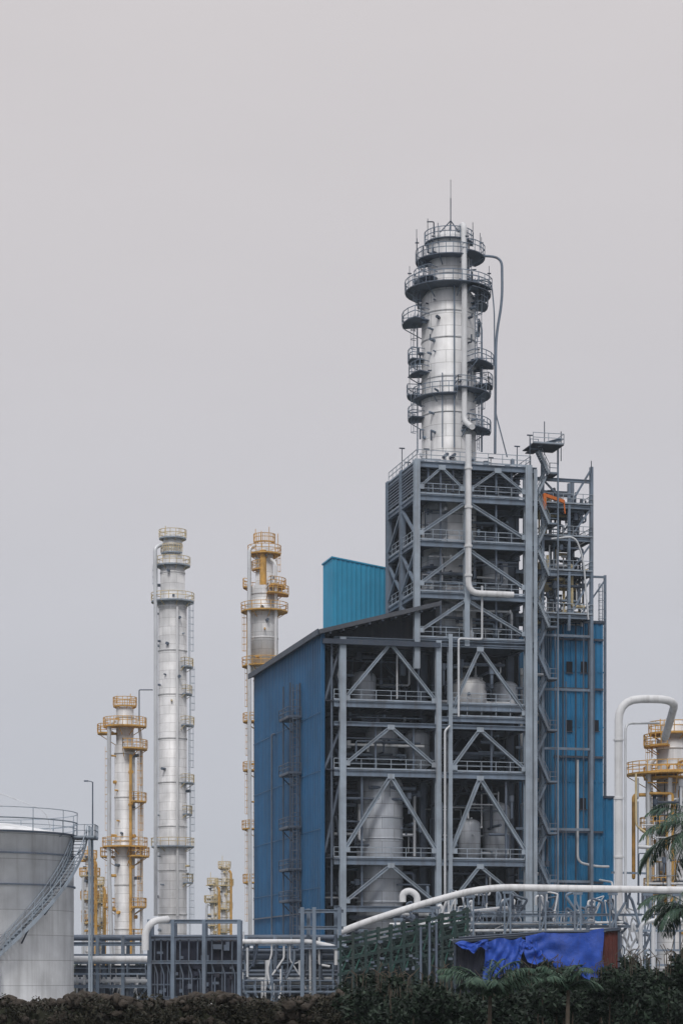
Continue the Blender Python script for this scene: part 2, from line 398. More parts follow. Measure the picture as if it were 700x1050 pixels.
for py in upper:
    z = zf(py)
    for b in (0, 5.5, 11.0):
        (S if b == 0 else SM).H((AU, b - .02, z - .3), (A5 + .2, b - .02, z - .3), .42, .6)
    for a in (AU, AM, A4):
        S.H((a, .1, z - .27), (a, 11, z - .27), .35, .5)
    DK.block((AU + .2, .3, z + .02), (A4 - .2, 11.3, z + .12))
    if py != 474:
        railing(RL, [(AU + .3, -.05, z + .1), (A4 - .4, -.05, z + .1)])
        railing(RL, [(AU - .05, .3, z + .1), (AU - .05, 11, z + .1)])
    else:
        railing(RL, [(AU, 11, z + .1), (AU, -.05, z + .1), (A4 + .3, -.05, z + .1), (A4 + .3, 11, z + .1)])
for b in (0, 11.0):
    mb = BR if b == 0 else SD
    for y0, y1 in ((550, 513), (602, 561), (650, 614)):
        chev(mb, AU, A4, zf(y0), zf(y1), (AM - AU) / (A4 - AU), b, .36)
    am1 = (AU + AM) / 2; am2 = (AM + A4) / 2
    chev(mb, AU, AM, zf(503), zf(479), .5, b, .28); chev(mb, AM, A4, zf(503), zf(479), .5, b, .28)
    for q in (am1, am2, (am1 + AU) / 2, (am2 + A4) / 2, (am1 + AM) / 2): SM.box((q, b + .4, zf(503)), (q, b + .4, zf(478)), .2)
    for q in (am1, am2): SM.box((q, b + .4, zf(650)), (q, b + .4, zf(510)), .18)
for i, (bl, br_) in enumerate(((0, 5.5), (5.5, 11))):
    for y0, y1 in ((550, 513), (602, 561), (650, 614)):
        if i == 0 or y0 == 602: S.box((AU - .03, bl, zf(y0)), (AU - .03, br_, zf(y1)), .26)
        if i == 1 or y0 == 602: S.box((AU - .05, br_, zf(y0)), (AU - .05, bl, zf(y1)), .26)
LV = g.part('louvre_panels', STEEL_M)
for k in range(9):
    z = zf(506) + .35 + k * .32
    LV.box((AU - .1, .5, z), (AU - .1, 10.7, z), .04, .26, up=V((.5, 0, 1)))
    LV.box((AU + .6, 1.0, z), (A4 - .5, 1.0, z), .22, .04, up=V((0, -.6, 1)))
IN = g.part('rear_shade_sheets', INNER)  # dark backing sheets added behind the bays as painted interior shade
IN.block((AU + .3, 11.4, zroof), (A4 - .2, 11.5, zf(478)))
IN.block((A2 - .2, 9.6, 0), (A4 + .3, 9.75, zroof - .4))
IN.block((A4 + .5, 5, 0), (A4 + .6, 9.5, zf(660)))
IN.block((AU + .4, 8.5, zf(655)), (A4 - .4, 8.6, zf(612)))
for k in range(10):
    a = AU + (A4 - AU) * (k + .5) / 10; SD.box((a, 11.2, zroof), (a, 11.2, zf(480)), .18)
def vessel(px0, px1, y0, y1, b, mat=JACK2):
    ac = (aof(px0, b) + aof(px1, b)) / 2; r = (aof(px1, b) - aof(px0, b)) / 2
    o = MB(); h0 = zof(y1, ac, b); h1 = zof(y0, ac, b)
    o.revolve([(r * .4, h0 - .8), (r, h0), (r, h1), (r * .92, h1 + r * .2), (r * .7, h1 + r * .38), (r * .35, h1 + r * .48), (.01, h1 + r * .5)], 28)
    for q in range(1, int((h1 - h0) / 2.2)):
        z = h0 + q * 2.2; o.revolve([(r, z - .08), (r + .06, z - .06), (r + .06, z + .06), (r, z + .08)], 28)
    ob = o.build('process_vessel', mat, g.e); ob.location = (ac, b, 0)
vessel(366, 412, 805, 990, 3.6)
vessel(375, 407, 752, 775, 5)
vessel(462, 498, 704, 728, 4, JACK); vessel(470, 492, 846, 878, 4); vessel(415, 440, 755, 785, 5)
vessel(495, 522, 830, 878, 5.5); vessel(360, 385, 695, 718, 5); vessel(505, 530, 705, 728, 5)
vessel(495, 520, 580, 603, 4); vessel(436, 462, 520, 551, 4); vessel(438, 460, 572, 603, 4)
vessel(436, 470, 625, 652, 4)
levs = [930, 882, 792, 742, 722, 657]
for i in range(len(levs) - 1):
    z0, z1 = zf(levs[i]) + .3, zf(levs[i + 1]) - .9
    n = max(6, int((z1 - z0) * 3.0))
    clutter(g, .8, A2 - .5, .8, 7, z0, z1, n, rr=(.05, .2)); clutter(g, A2 + .3, A4 - .6, .8, 7, z0, z1, n, rr=(.05, .2))
for i in range(len(upper) - 1):
    z0, z1 = zf(upper[i]) + .3, zf(upper[i + 1]) - .9
    clutter(g, AU + .7, A4 - .6, .8, 6, z0, z1, 18, rr=(.05, .2))
clutter(g, 1, A4 - 1, .8, 6, 0.5, zf(935), 30, rr=(.1, .3))
zz_ = lambda py: zof(py, AM, -1)
apx = aof(480, -1)
g.part('riser_pipe', PIPEW).tube([(apx, -1, zz_(446)), (apx, -1, zz_(608)), (aof(526, -1), -1, zz_(608))], .32, 14, bend=1.2)
for py in (480, 520, 560, 590):
    g.part('riser_pipe', PIPEW).cyl((apx, -1, zz_(py) - .12), (apx, -1, zz_(py) + .12), .42, 14)
    S.box((apx, -1, zz_(py)), (apx, .2, zz_(py)), .15)
g.part('pipes_silver', PIPE).tube([(aof(494, -.6), -.6, zf(600)), (aof(494, -.6), -.6, zf(655)), (aof(470, -.6), -.6, zf(655)), (aof(470, -.6), -.6, zf(735))], .12, 10)
g.part('pipes_silver', PIPE).tube([(aof(461, -.6), -.6, zf(745)), (aof(456, -.6), -.6, zf(750)), (aof(456, -.6), -.6, zf(925))], .13, 10)
for px, h, b in ((412, 3.0, 8), (418, 2.0, 10), (530, 2.2, 1), (543, 3.2, 0), (520, 1.8, 8), (503, 2.8, 9), (437, 1.6, 2)):
    a = aof(px, b); SD.box((a, b, ztop), (a, b, ztop + h), .08); SD.box((a - .3, b, ztop + h), (a + .3, b, ztop + h), .12)
clutter(g, AU + .8, A4 - .8, .8, 9, ztop + .2, ztop + 1.5, 14, rr=(.05, .18))

# ---- right-hand open frame, stair tower
zq = lambda py: zof(py, aof(580, 6), 6)
C1, C2, C3 = aof(556, 4), aof(583, 4), aof(606, 4)
for b in (4, 10):
    lo = 0 if b == 4 else zq(650)
    S.H((C1, b, lo), (C1, b, zq(478)), .3, .35, up=YB); S.H((C2, b, zq(650)), (C2, b, zq(500)), .26, .35, up=YB); S.H((C3, b, lo if b == 4 else zq(650)), (C3, b, zq(482)), .34, .4, up=YB)
    for py in (497, 524, 557, 592, 636):
        S.H((A4, b, zq(py)), (C3, b, zq(py)), .28, .36)
    for j, (y0, y1) in enumerate(((557, 524), (592, 560), (636, 595))):
        S.box((C2, b, zq(y0)), (C3, b, zq(y1)), .18)
for py in (655, 710, 770, 852, 905): S.box((A4, 4, zq(py)), (C3, 4, zq(py)), .2, .26)
S.box((C2, 4, zq(524)), (C3, 4, zq(484)), .2); S.box((C1, 4, zq(497)), (C2, 4, zq(524)), .18)
for py in (524, 557, 592, 636):
    DK.block((A5, 3.8, zq(py) + .22), (C3, 10.2, zq(py) + .3))
    for a in (C1, C2, C3): S.box((a, 4, zq(py)), (a, 10, zq(py)), .2, .3)
    railing(RL, [(C1, 3.75, zq(py) + .3), (C3 + .1, 3.75, zq(py) + .3), (C3 + .1, 10, zq(py) + .3)], step=1.2)
aS0, aS1 = aof(550, 1.5), aof(571, 1.5)
ys = [936, 910, 884, 858, 832, 806, 780, 754, 728, 702, 676, 650, 624, 598, 572, 546, 520, 495, 472]
for i in range(len(ys) - 1):
    z0, z1 = zq(ys[i]), zq(ys[i + 1]); p, q = (aS0 + .4, aS1 - .6) if i % 2 == 0 else (aS1 - .6, aS0 + .4)
    yy = 2.2 if i % 2 else 3.1
    stair_flight(S if ys[i] > 650 else RL, (p, yy, z0), (q, yy, z1), .75, (0, 1, 0))
    s = 1 if i % 2 == 0 else -1
    DK.block((min(q, q + s * .9), 2.1, z1 - .1), (max(q, q + s * .9), 3.8, z1)); railing(S, [(q, 2.1, z1), (q + s * .9, 2.1, z1)], step=.9)
S.box((aS1 + .3, 2.1, 0), (aS1 + .3, 2.1, zq(465)), .16)
S.H((aS0, 1.2, zq(470)), (aS1 + .4, 1.2, zq(462)), .3, .3)
DK.block((A5, .5, zq(470)), (aS1 + .4, 4, zq(469)))
railing(RL, [(A5, .5, zq(469)), (aS1 + .4, .5, zq(469)), (aS1 + .4, 4, zq(469))])
for px, y0, y1 in ((558, 475, 441), (575, 480, 450), (606, 490, 478)):
    SD.box((aof(px, 3), 3, zq(y0)), (aof(px, 3), 3, zq(y1)), .08)
oc = g.part('jib_crane', ORANGE)
a = aof(558, 3); oc.box((a, 3, zq(530)), (a, 3, zq(514)), .32); oc.box((a - .1, 3, zq(515)), (aof(578, 3), 3, zq(521)), .34); oc.box((aof(578, 3), 3, zq(521)), (aof(579, 3), 3, zq(533)), .12)
rm = [('pipes_steel', STEEL), ('pipes_yellow', YELP), ('pipes_mid', STEEL_M), ('pipes_dark', STEEL_D), ('pipes_silver', PIPE)]
clutter(g, C1, C3, 4.5, 9, zq(555), zq(500), 24, mats=rm, rr=(.05, .18))
clutter(g, C1, C3, 4.3, 8, zq(640), zq(560), 52, mats=rm, rr=(.05, .2))
clutter(g, A5 + .3, C1 + .8, 3.9, 6, zq(930), zq(640), 26, rr=(.06, .2))
SIN = g.part('pipes_silver', PIPE)
SIN.tube([(aof(592, 5), 5, zq(780)), (aof(592, 5), 5, zq(885)), (aof(612, 5), 5, zq(889)), (aof(624, 5), 5, zq(889))], .14, 10, bend=.8)
SIN.tube([(aof(565, 2.6), 2.6, zq(560)), (aof(590, 2.6), 2.6, zq(556)), (aof(598, 2.6), 2.6, zq(580)), (aof(603, 2.6), 2.6, zq(640))], .11, 8, bend=1)
for px, y0, y1, r in ((569, 640, 930, .09), (598, 600, 850, .08), (580, 700, 930, .07), (609, 660, 800, .07)):
    g.part('pipes_mid', STEEL_M).tube([(aof(px, 5.2), 5.2, zq(y1)), (aof(px, 5.2), 5.2, zq(y0))], r)
C4 = aof(620, 9)
S.H((C4, 9, 0), (C4, 9, zof(590, C4, 9)), .26, .26, up=YB)
for py in (592, 640): S.box((C3, 9, zof(py, C4, 9)), (C4, 9, zof(py, C4, 9)), .22)
S.box((C3, 9, zof(640, C4, 9)), (C4, 9, zof(595, C4, 9)), .16)
cage_ladder(S, C4 - .7, 8.5, zof(815, C4, 9), zof(600, C4, 9), rad(-80))
g.done()

# ---- blue clad building on the right
rb = Group('blue_clad_annex_building', (X0, Y0, 0), TH)
b = 6.6; e0 = aof(566, b); e1 = aof(618, b); zt = zof(640, e1, b)
c2 = rb.part('wall_cladding', BLUE2)
corr(c2, (e0, b), (e1, b), 0, 0, zt, zt, pitch=.6, dep=.08)
corr(c2, (e0, b + 14), (e0, b), 0, 0, zt, zt, pitch=.8, dep=.08)
corr(c2, (e1, b), (e1, b + 14), 0, 0, zt, zt, pitch=.8, dep=.08)
e2 = aof(629, b + 2); z2 = zof(819, e2, b + 2)
corr(c2, (e1, b + 2), (e2, b + 2), 0, 0, z2, z2, pitch=.6, dep=.08, seams=False)
corr(c2, (e2, b + 2), (e2, b + 12), 0, 0, z2, z2, pitch=.8, dep=.08, seams=False)
t = rb.part('roof_and_trim', STEEL_D)
t.block((e0 - .2, b - .2, zt), (e1 + .2, b + 14.2, zt + .3)); t.block((e1 + .1, b + 1.8, z2), (e2 + .2, b + 12.2, z2 + .25))
for py in (655, 706, 776, 853, 905):
    z = zof(py, e0, b); t.box((e0 + .1, b - .25, z), (e1 - .1, b - .25, z), .2, .24)
for px in (577, 590, 603): t.box((aof(px, b - .4), b - .4, 0), (aof(px, b - .4), b - .4, zt), .13)
dw = rb.part('window_band', INNER)
for py, xs in ((690, (583, 598)), (750, (583, 610)), (830, (597,))):
    for px in xs:
        a = aof(px, b); z = zof(py, a, b); dw.block((a - .35, b - .16, z), (a + .35, b - .12, z + 1.2)); t.box((a - .45, b - .18, z - .06), (a + .45, b - .18, z - .06), .1, .1)
rb.done()

# ------------------------------------------------------------------ main distillation column
bc = 5.5; ac = aof(460, bc); Yc = Yof(ac, bc); sc = Yc / F
mc = Group('distillation_column', (X0 + ac * ct - bc * st, Y0 + ac * st + bc * ct, 0), 0)
zc = lambda py: CZ + (1000 - py) * sc
r1, r0 = 28 * sc, 21.5 * sc
B = mc.part('shell', JACK)
B.revolve([(r1, zc(650)), (r1, zc(308)), (r0, zc(299)), (r0, zc(252)), (r0 * .93, zc(247)), (r0 * .7, zc(242)), (r0 * .35, zc(239)), (.01, zc(238))], 48)
for py in (325, 352, 392, 428): B.revolve([(r1, zc(py) - .12), (r1 + .06, zc(py) - .1), (r1 + .06, zc(py) + .1), (r1, zc(py) + .12)], 48)
for py in (285,): B.revolve([(r0, zc(py) - .12), (r0 + .06, zc(py) - .1), (r0 + .06, zc(py) + .1), (r0, zc(py) + .12)], 40)
dk = mc.part('platforms', STEEL_M); rl = mc.part('platform_rails', STEEL)
P = lambda py, ro, a0=0, a1=360: ring_platform(dk, rl, zc(py), r1 if py > 303 else r0, ro * sc, a0, a1, t=.07, th=.1)
P(250, 25, 170, 370); P(269, 34, 150, 300); P(265, 37, -60, 40); P(300, 45, 140, 345); P(303.5, 43, -60, 140)
P(290, 36, 160, 235); P(315, 40, -40, 20)
P(333, 48, 165, 222); P(377, 46, -52, 5); P(371, 42, 165, 205); P(386, 41, 175, 222)
P(406, 43, -80, 190); P(411, 38, 190, 280); P(444, 43, -65, 10); P(430, 42, 160, 205); P(398, 45, -30, 5)
for ang, y0, y1, rr_ in ((200, 300, 333, r1 + .5), (188, 333, 380, r1 + .5), (196, 380, 408, r1 + .5), (190, 408, 466, r1 + .5), (-25, 408, 444, r1 + .5), (-15, 378, 408, r1 + .5), (-35, 301, 378, r1 + .5), (200, 270, 300, r0 + .6), (-30, 444, 466, r1 + .6)):
    cage_ladder(rl, rr_ * math.cos(rad(ang)), rr_ * math.sin(rad(ang)), zc(y1), zc(y0) + 1, rad(ang))
pp = mc.part('overhead_pipes', PIPEW)
X = lambda px: (px - 460) * sc
pp.tube([(X(470), 0, zc(240)), (X(470), 0, zc(234)), (X(474), -r0 - .5, zc(238)), (X(474), -r0 - .9, zc(300)), (X(474), -r1 - .6, zc(306)), (X(474), -r1 - .6, zc(440)), (X(480.5), -r1 - 1.6, zc(448)), (X(480.5), -r1 - 3.2, zc(452))], .3, 14, bend=.8)
pq = mc.part('side_pipes', STEEL)
pq.tube([(X(478), 0, zc(266)), (X(496), -.5, zc(263)), (X(514), -.5, zc(266)), (X(514.5), -.5, zc(310)), (X(508), -.5, zc(345)), (X(507), -.5, zc(466))], .14, 10, bend=1.8)
pq.tube([(X(484), -.8, zc(290)), (X(503), -.8, zc(290)), (X(506), -.8, zc(320)), (X(507.5), .3, zc(420)), (X(520), .3, zc(468))], .07, 8, bend=1)
pq.tube([(X(464), -r1 - .3, zc(300)), (X(464), -r1 - .3, zc(466))], .08, 8)
pq.tube([(X(452), -r1 - .15, zc(390)), (X(452), -r1 - .3, zc(466))], .06, 8)
pq.tube([(X(490), -r1 * .4, zc(330)), (X(493), -r1 * .4, zc(340)), (X(493), -r1 * .4, zc(466))], .1, 8)
ms = mc.part('mast_and_davit', STEEL_D)
for x, y in ((-1.2, -.8), (1.2, -.8), (0, 1)): ms.box((x, y, zc(243)), (.2, 0, zc(226)), .1)
ms.box((.2, 0, zc(240)), (.2, 0, zc(203)), .11); ms.box((.2, 0, zc(203)), (.2, 0, zc(184)), .06)
for px, h, y in ((438, 3, -1), (448, 2.2, -2), (484, 2.6, -1), (492, 1.8, 0), (427, 2.2, 0), (474, 2, -2)):
    ms.box((X(px), y, zc(256)), (X(px), y, zc(256) + h), .07)
ms.tube([(X(444), -1.5, zc(245)), (X(444), -1.5, zc(232)), (X(437), -1.5, zc(232))], .07, 6)
for py in (269, 301, 407):
    for an in (195, 240, 300, 345):
        rr_ = (34 if py == 269 else 42) * sc; x, y = rr_ * math.cos(rad(an)), rr_ * math.sin(rad(an)); ms.box((x, y, zc(py)), (x, y, zc(py) + R.uniform(1.8, 2.6)), .06); ms.box((x - .2, y, zc(py) + 1.8), (x + .2, y, zc(py) + 1.8), .12)
for _ in range(60):
    an = rad(R.choice([R.uniform(180, 250), R.uniform(290, 360)])); z = zc(R.uniform(262, 455)); rr_ = (r1 if z < zc(308) else r0)
    d = V((math.cos(an), math.sin(an), 0)); p = d * (rr_ - .05) + V((0, 0, z))
    q = p + d * R.uniform(.3, .9); R.choice([pq, rl, ms]).cyl(p, q, R.uniform(.06, .18), 8)
    if R.random() < .5: ms.box(q, q + V((0, 0, R.uniform(-1.2, 1.6))), R.uniform(.08, .2))
mc.done()

# ------------------------------------------------------------------ generic plant column
def plant_column(name, px, Y, segs, plats, rail, deck, body=JACK, ladders=(), pipes=(), rods=(), lad=None):
    s = Y / F; G = Group(name, ((px - 350) * s, Y, 0), 0); z = lambda py: CZ + (1000 - py) * s
    b = G.part('shell', body); prof = []
    for (yt, yb, hw) in segs[::1]:
        prof += [(hw * s, max(0, z(yb))), (hw * s, z(yt))]
    rt = prof[-1][0]; zt = prof[-1][1]
    prof += [(rt * .9, zt + rt * .25), (rt * .6, zt + rt * .42), (.01, zt + rt * .5)]
    b.revolve(prof, 28)
    dk = G.part('platforms', deck); rl = G.part('platform_rails', rail); ld = G.part('ladders', lad or rail); dkm = G.part('fittings', STEEL_M)
    def rad_at(py):
        for (yt, yb, hw) in segs:
            if yt <= py <= yb: return hw * s
        return segs[-1][2] * s
    for (yt, yb, hw) in segs:
        y = yt + 8
        while y < yb:
            b.revolve([(hw * s, z(y) - .15), (hw * s + .08, z(y) - .1), (hw * s + .08, z(y) + .1), (hw * s, z(y) + .15)], 28); y += 45
    for pl in plats:
        py, ro = pl[:2]; a0, a1 = pl[2:4] if len(pl) > 2 else (0, 360)
        ring_platform(dk, rl, z(py), rad_at(py), ro * s, a0, a1, t=.085, th=.2, h=1.15)
    for ang, y0, y1 in ladders:
        r = rad_at((y0 + y1) / 2) + .6; cage_ladder(ld, r * math.cos(rad(ang)), r * math.sin(rad(ang)), z(y1), z(y0), rad(ang))
    for mat, pts, r in pipes:
        G.part('pipes_' + mat.name, mat).tube([((x - px) * s, dy, z(y)) for x, y, dy in pts], r, 10, bend=1.0)
    for x, y0, y1 in rods: rl.box(((x - px) * s, -.5, z(y1)), ((x - px) * s, -.5, z(y0)), .1)
    for _ in range(22):
        an = rad(R.uniform(180, 360)); zq_ = z(R.uniform(segs[-1][0], min(segs[0][1], 960))); py_ = 1000 - (zq_ - CZ) / s; rr_ = rad_at(py_) - .05
        d = V((math.cos(an), math.sin(an), 0)); p = d * rr_ + V((0, 0, zq_)); R.choice([rl, ld, dkm, dkm]).cyl(p, p + d * R.uniform(.4, .9), R.uniform(.1, .28), 8)
    return G

G = plant_column('process_column', 177, 330, [(615, 1020, 14.5), (580, 615, 12.5), (552, 580, 10)],
    [(552, 14), (567, 12, 180, 330), (580, 18), (617, 22), (684, 21, -50, 20), (712, 20, -45, 15), (744, 22, -50, 20), (803, 22, -50, 20), (835, 20, -40, 20), (868, 22), (905, 21, -40, 20)],
    YELP, STEEL_L, ladders=[(-20, 617, 684), (-12, 684, 744), (-20, 744, 803), (-12, 803, 868), (-16, 868, 960), (200, 580, 615)], lad=STEEL_L,
    pipes=[(PIPE, [(166, 560, -1.2), (160, 564, -1.8), (161, 640, -2.2), (161, 940, -2.2)], .3), (PIPEW, [(183, 625, -2.4), (183, 940, -2.4)], .2)],
    rods=[(170, 552, 540), (184, 552, 542)])
G.done()
G = plant_column('process_column', 271, 335, [(690, 1010, 11), (602, 690, 14), (566, 602, 9)],
    [(556, 11, 180, 360), (568, 17), (584, 13, 170, 260), (602, 22, -70, 200), (610, 25, -80, 20), (627, 24), (683, 23), (740, 22, 150, 230), (790, 22, 150, 230), (850, 23, 150, 230), (905, 22, 150, 230)],
    YEL, YEL, ladders=[(190, 627, 683), (186, 683, 740), (194, 740, 790), (186, 790, 850), (190, 850, 960), (-20, 568, 602)],
    pipes=[(PIPE, [(262, 560, -1), (256, 565, -1.5), (256, 640, -2.2), (257, 960, -2.2)], .3), (PIPEW, [(278, 575, -1.4), (283, 580, -2), (283, 680, -2)], .22), (YEL, [(270, 566, -1.4), (270, 602, -1.6)], .5)],
    rods=[(262, 552, 543), (268, 566, 545), (276, 566, 541), (285, 566, 548)])
G.done()
G = plant_column('process_column', 128, 310, [(765, 1020, 10.5), (728, 765, 9)],
    [(724, 12), (745, 22, 160, 380), (752, 28, 160, 215), (768, 23, -90, 30), (822, 22, -60, 20), (868, 23), (878, 25, -70, 200), (930, 22, -60, 200), (962, 22, -60, 20)],
    YEL, YEL, ladders=[(188, 766, 868), (-20, 766, 822), (-14, 822, 868), (-20, 868, 930), (190, 868, 985)],
    pipes=[(PIPE, [(118, 740, -1), (113, 745, -1.5), (113, 900, -1.5), (116, 980, -1.5)], .3), (YEL, [(135, 775, -1.6), (135, 985, -1.6)], .2), (PIPEW, [(141, 735, 0), (145, 760, 0), (145, 980, 0)], .22)],
    rods=[(120, 722, 714), (134, 722, 712)])
m_ = G.part('jib', STEEL_M); s = 310 / F
m_.tube([((143 - 128) * s, -.5, CZ + 260 * s), ((143 - 128) * s, -.5, CZ + 292 * s), ((157 - 128) * s, -.5, CZ + 292 * s)], .08, 6)
G.done()
for px, Yd, top, hw in ((218, 420, 905, 2.6), (230, 430, 888, 3.4), (92, 350, 878, 4.5), (101, 360, 905, 3)):
    G = plant_column('process_column', px, Yd, [(top, 1010, hw)],
        [(top + 2, hw + 3), (top + 20, hw + 6, 150, 390), (top + 44, hw + 5), (top + 68, hw + 4, 180, 320)], YELP if hw < 4 else YEL, YELP,
        ladders=[(-60, top, top + 70)], pipes=[(YEL, [(px + 5, top + 5, -1), (px + 7, top + 8, -1), (px + 7, 1000, -1)], .25), (PIPE, [(px - 5, top + 22, -1), (px - 6, top + 26, -1), (px - 6, 1000, -1)], .25)], rods=[(px - 2, top, top - 10)])
    G.done()
G = plant_column('process_column', 690, 240, [(760, 1030, 17), (745, 760, 13)],
    [(752, 25), (765, 30, 150, 250), (794, 48, 165, 280), (798, 30, 150, 300), (850, 34, 165, 250), (912, 30, 165, 250)],
    YEL, YEL, ladders=[(190, 760, 850), (200, 850, 960)],
    pipes=[(PIPE, [(668, 780, -2), (662, 786, -2), (662, 930, -2)], .3), (YELP, [(648, 796, -3), (648, 850, -3), (660, 856, -3), (660, 930, -3)], .12), (PIPEW, [(683, 800, -2.6), (683, 930, -2.6)], .26), (PIPE, [(650, 870, -3), (680, 872, -3), (682, 940, -3)], .22)],
    rods=[(690, 745, 726), (700, 745, 730), (676, 752, 738)])
clutter(G, -4.5, 1.5, -3.5, -1.5, zz(940, 240), zz(800, 240), 34, rr=(.05, .2), mats=[('pipes_mid', STEEL_M), ('pipes_dark', STEEL_D), ('pipes_s', PIPE), ('pipes_y', YEL)])
G.done()
G = Group('arched_overhead_pipe', (0, 0, 0))
Ya = 218; w = lambda px, py, dy=0: W(px, py, Ya) + V((0, dy, 0))
G.part('pipe', PIPEW).tube([w(634, 1020), w(634, 717), w(693, 717), w(697, 745, 10)], .40, 18, bend=2.2)
for py in (760, 820, 880, 935): G.part('pipe', PIPEW).cyl(w(634, py), w(634, py - 2), .5, 16)
G.part('supports', STEEL).box(w(634, 1035), w(634, 940), .9, .1)
G.part('supports', STEEL).box(w(627, 895), w(665, 895, 2), .2)
G.part('thin_pipes', PIPE).tube([w(641, 960), w(641, 742), w(680, 738, 3)], .12, 10, bend=.8)
G.part('thin_pipes', PIPE).tube([w(628, 960), w(628, 905), w(622, 900, 6)], .1, 10, bend=.8)
G.done()

# ------------------------------------------------------------------ storage tank
Yt = 190.; st_ = Yt / F; tr_ = 100 * st_; tcx = (-25 - 350) * st_; th_ = 14.7
G = Group('storage_tank', (tcx, Yt, 0))
G.part('shell', TANKM).revolve([(tr_, 0), (tr_, th_), (tr_ + .12, th_ + .02), (tr_ + .12, th_ + .2), (tr_ - .1, th_ + .22), (tr_ * .6, th_ + .9), (tr_ * .3, th_ + 1.3), (.02, th_ + 1.4)], 96)
w_ = G.part('wind_girders', STEEL_M)
for z in (th_ - 1.6, th_ - 4.2): w_.revolve([(tr_ - .01, z - .06), (tr_ + .16, z - .06), (tr_ + .16, z + .06), (tr_ - .01, z + .06)], 96, smooth=False)
tl = G.part('roof_rails', STEEL_L); td = G.part('roof_walk', STEEL_D)
ring_platform(td, tl, th_ + .25, tr_ - .8, tr_ + .35, 0, 360, h=1.9, t=.06)
ring_platform(td, tl, th_ + .25, tr_ - .3, tr_ + .3, 0, 360, h=1.0, t=.05, th=.1)
ss = G.part('spiral_stair', STEEL_L); n = 46; r = tr_ + .15
for i in range(n):
    a = rad(-94 + 92 * i / n); a2 = rad(-94 + 92 * (i + 1) / n); z = .9 + (th_ - .9) * i / n; z2 = .9 + (th_ - .9) * (i + 1) / n
    for rr_ in (r, r + 1.1):
        p = V((rr_ * math.cos(a), rr_ * math.sin(a), z)); q = V((rr_ * math.cos(a2), rr_ * math.sin(a2), z2))
        ss.box(p, q, .07, .3)
        ss.box(p + V((0, 0, 1.1)), q + V((0, 0, 1.1)), .06); ss.box(p + V((0, 0, .6)), q + V((0, 0, .6)), .05)
        if i % 3 == 0: ss.box(p, p + V((0, 0, 1.1)), .06)
    td.box((r * math.cos(a), r * math.sin(a), z), ((r + 1.1) * math.cos(a), (r + 1.1) * math.sin(a), z), .3, .05)
    if i % 8 == 4: td.box(((r + 1.1) * math.cos(a), (r + 1.1) * math.sin(a), z - .1), ((tr_) * math.cos(a), (tr_) * math.sin(a), z - 1.3), .1)
for an in (-6, 2):
    p = V(((r + 1.4) * math.cos(rad(an)), (r + 1.4) * math.sin(rad(an)), 0)); ss.box(p, p + V((0, 0, th_ + 1)), .16)
td.block((tr_ + .1, -1.2, th_ - .1), (tr_ + 2.0, 1.2, th_ + .02)); railing(tl, [(tr_ + .2, -1.2, th_), (tr_ + 2, -1.2, th_), (tr_ + 2, 1.2, th_)], step=.9)
tp = G.part('tank_pipes', PIPE)
tp.tube([(tr_ * .2, -2, th_ + 1.1), (tr_ * .2, -2, th_ + 4), (tr_ * .75, -2, th_ + 2.2), (tr_ * .8, -2, th_ + .6)], .04, 6, bend=3)
tp.tube([(3.2, -tr_ * .93, 3), (3.2, -tr_ * 1.02, 3), (3.2, -tr_ * 1.02, 0)], .25, 10)
G.done()

# ------------------------------------------------------------------ street lamp
Yl = 205; G = Group('street_lamp', ((95 - 350) / F * Yl, Yl, 0)); h = CZ + 198 / F * Yl; p = G.part('pole', STEEL_M)
p.cyl((0, 0, 0), (0, 0, h), .12, 10, .06); p.tube([(0, 0, h - .3), (0, 0, h), (-.5, 0, h + .1)], .04, 6, bend=.3); p.block((-.8, -.12, h + .02), (-.4, .12, h + .14)); p.cyl((0, 0, 0), (0, 0, .5), .2, 10)
G.done()

# ------------------------------------------------------------------ pipe racks (foreground)
G = Group('switchgear_frame', (0, 0, 0)); Yk = 185
k = lambda px, py, dy=0: W(px, py, Yk) + V((0, dy, 0))
f = G.part('frame', STEEL_M); f1 = G.part('frame_light', STEEL); pn = G.part('panels', DARKSH)
for px in (153, 177, 209, 245):
    for dy in (0, 3): (f1 if dy == 0 else f).H(k(px, 1037, dy), k(px, 944, dy), .3, .32, up=YB)
for py in (945, 962, 987, 1024):
    for dy in (0, 3): (f1 if py in (945, 987) else f).H(k(151, py, dy), k(247, py, dy), .26, .28)
for i, (x0, x1) in enumerate(((155, 175), (180, 207), (212, 243))):
    pn.add([k(x0, 1022, .6), k(x1, 1022, .6), k(x1, 965, .6), k(x0, 965, .6)], [(0, 1, 2, 3)])
    for q in range(3):
        xx = x0 + (x1 - x0) * (q + .5) / 3; f.box(k(xx, 1022, .4), k(xx, 964, .4), .08)
        f.tube([k(xx, 960 + q * 3, .2), k(xx, 990, .1), k(xx + 3, 1000, .1), k(xx + 3, 1022, .1)], .07, 6)
    f.box(k(x0, 1010 - i * 6, .3), k(x1, 1010 - i * 6, .3), .12)
for _ in range(22):
    x = R.uniform(157, 240); y = R.uniform(968, 1018); R.choice([pn, f, f]).box(k(x, y, .2), k(x + R.uniform(3, 9), y, .2), R.uniform(.15, .5))
G.part('header_pipe', PIPEW).tube([k(150, 975, -1), k(150, 955, -1), k(158, 945, -1), k(172, 943, 0)], .3, 12, bend=.9)
G.done()

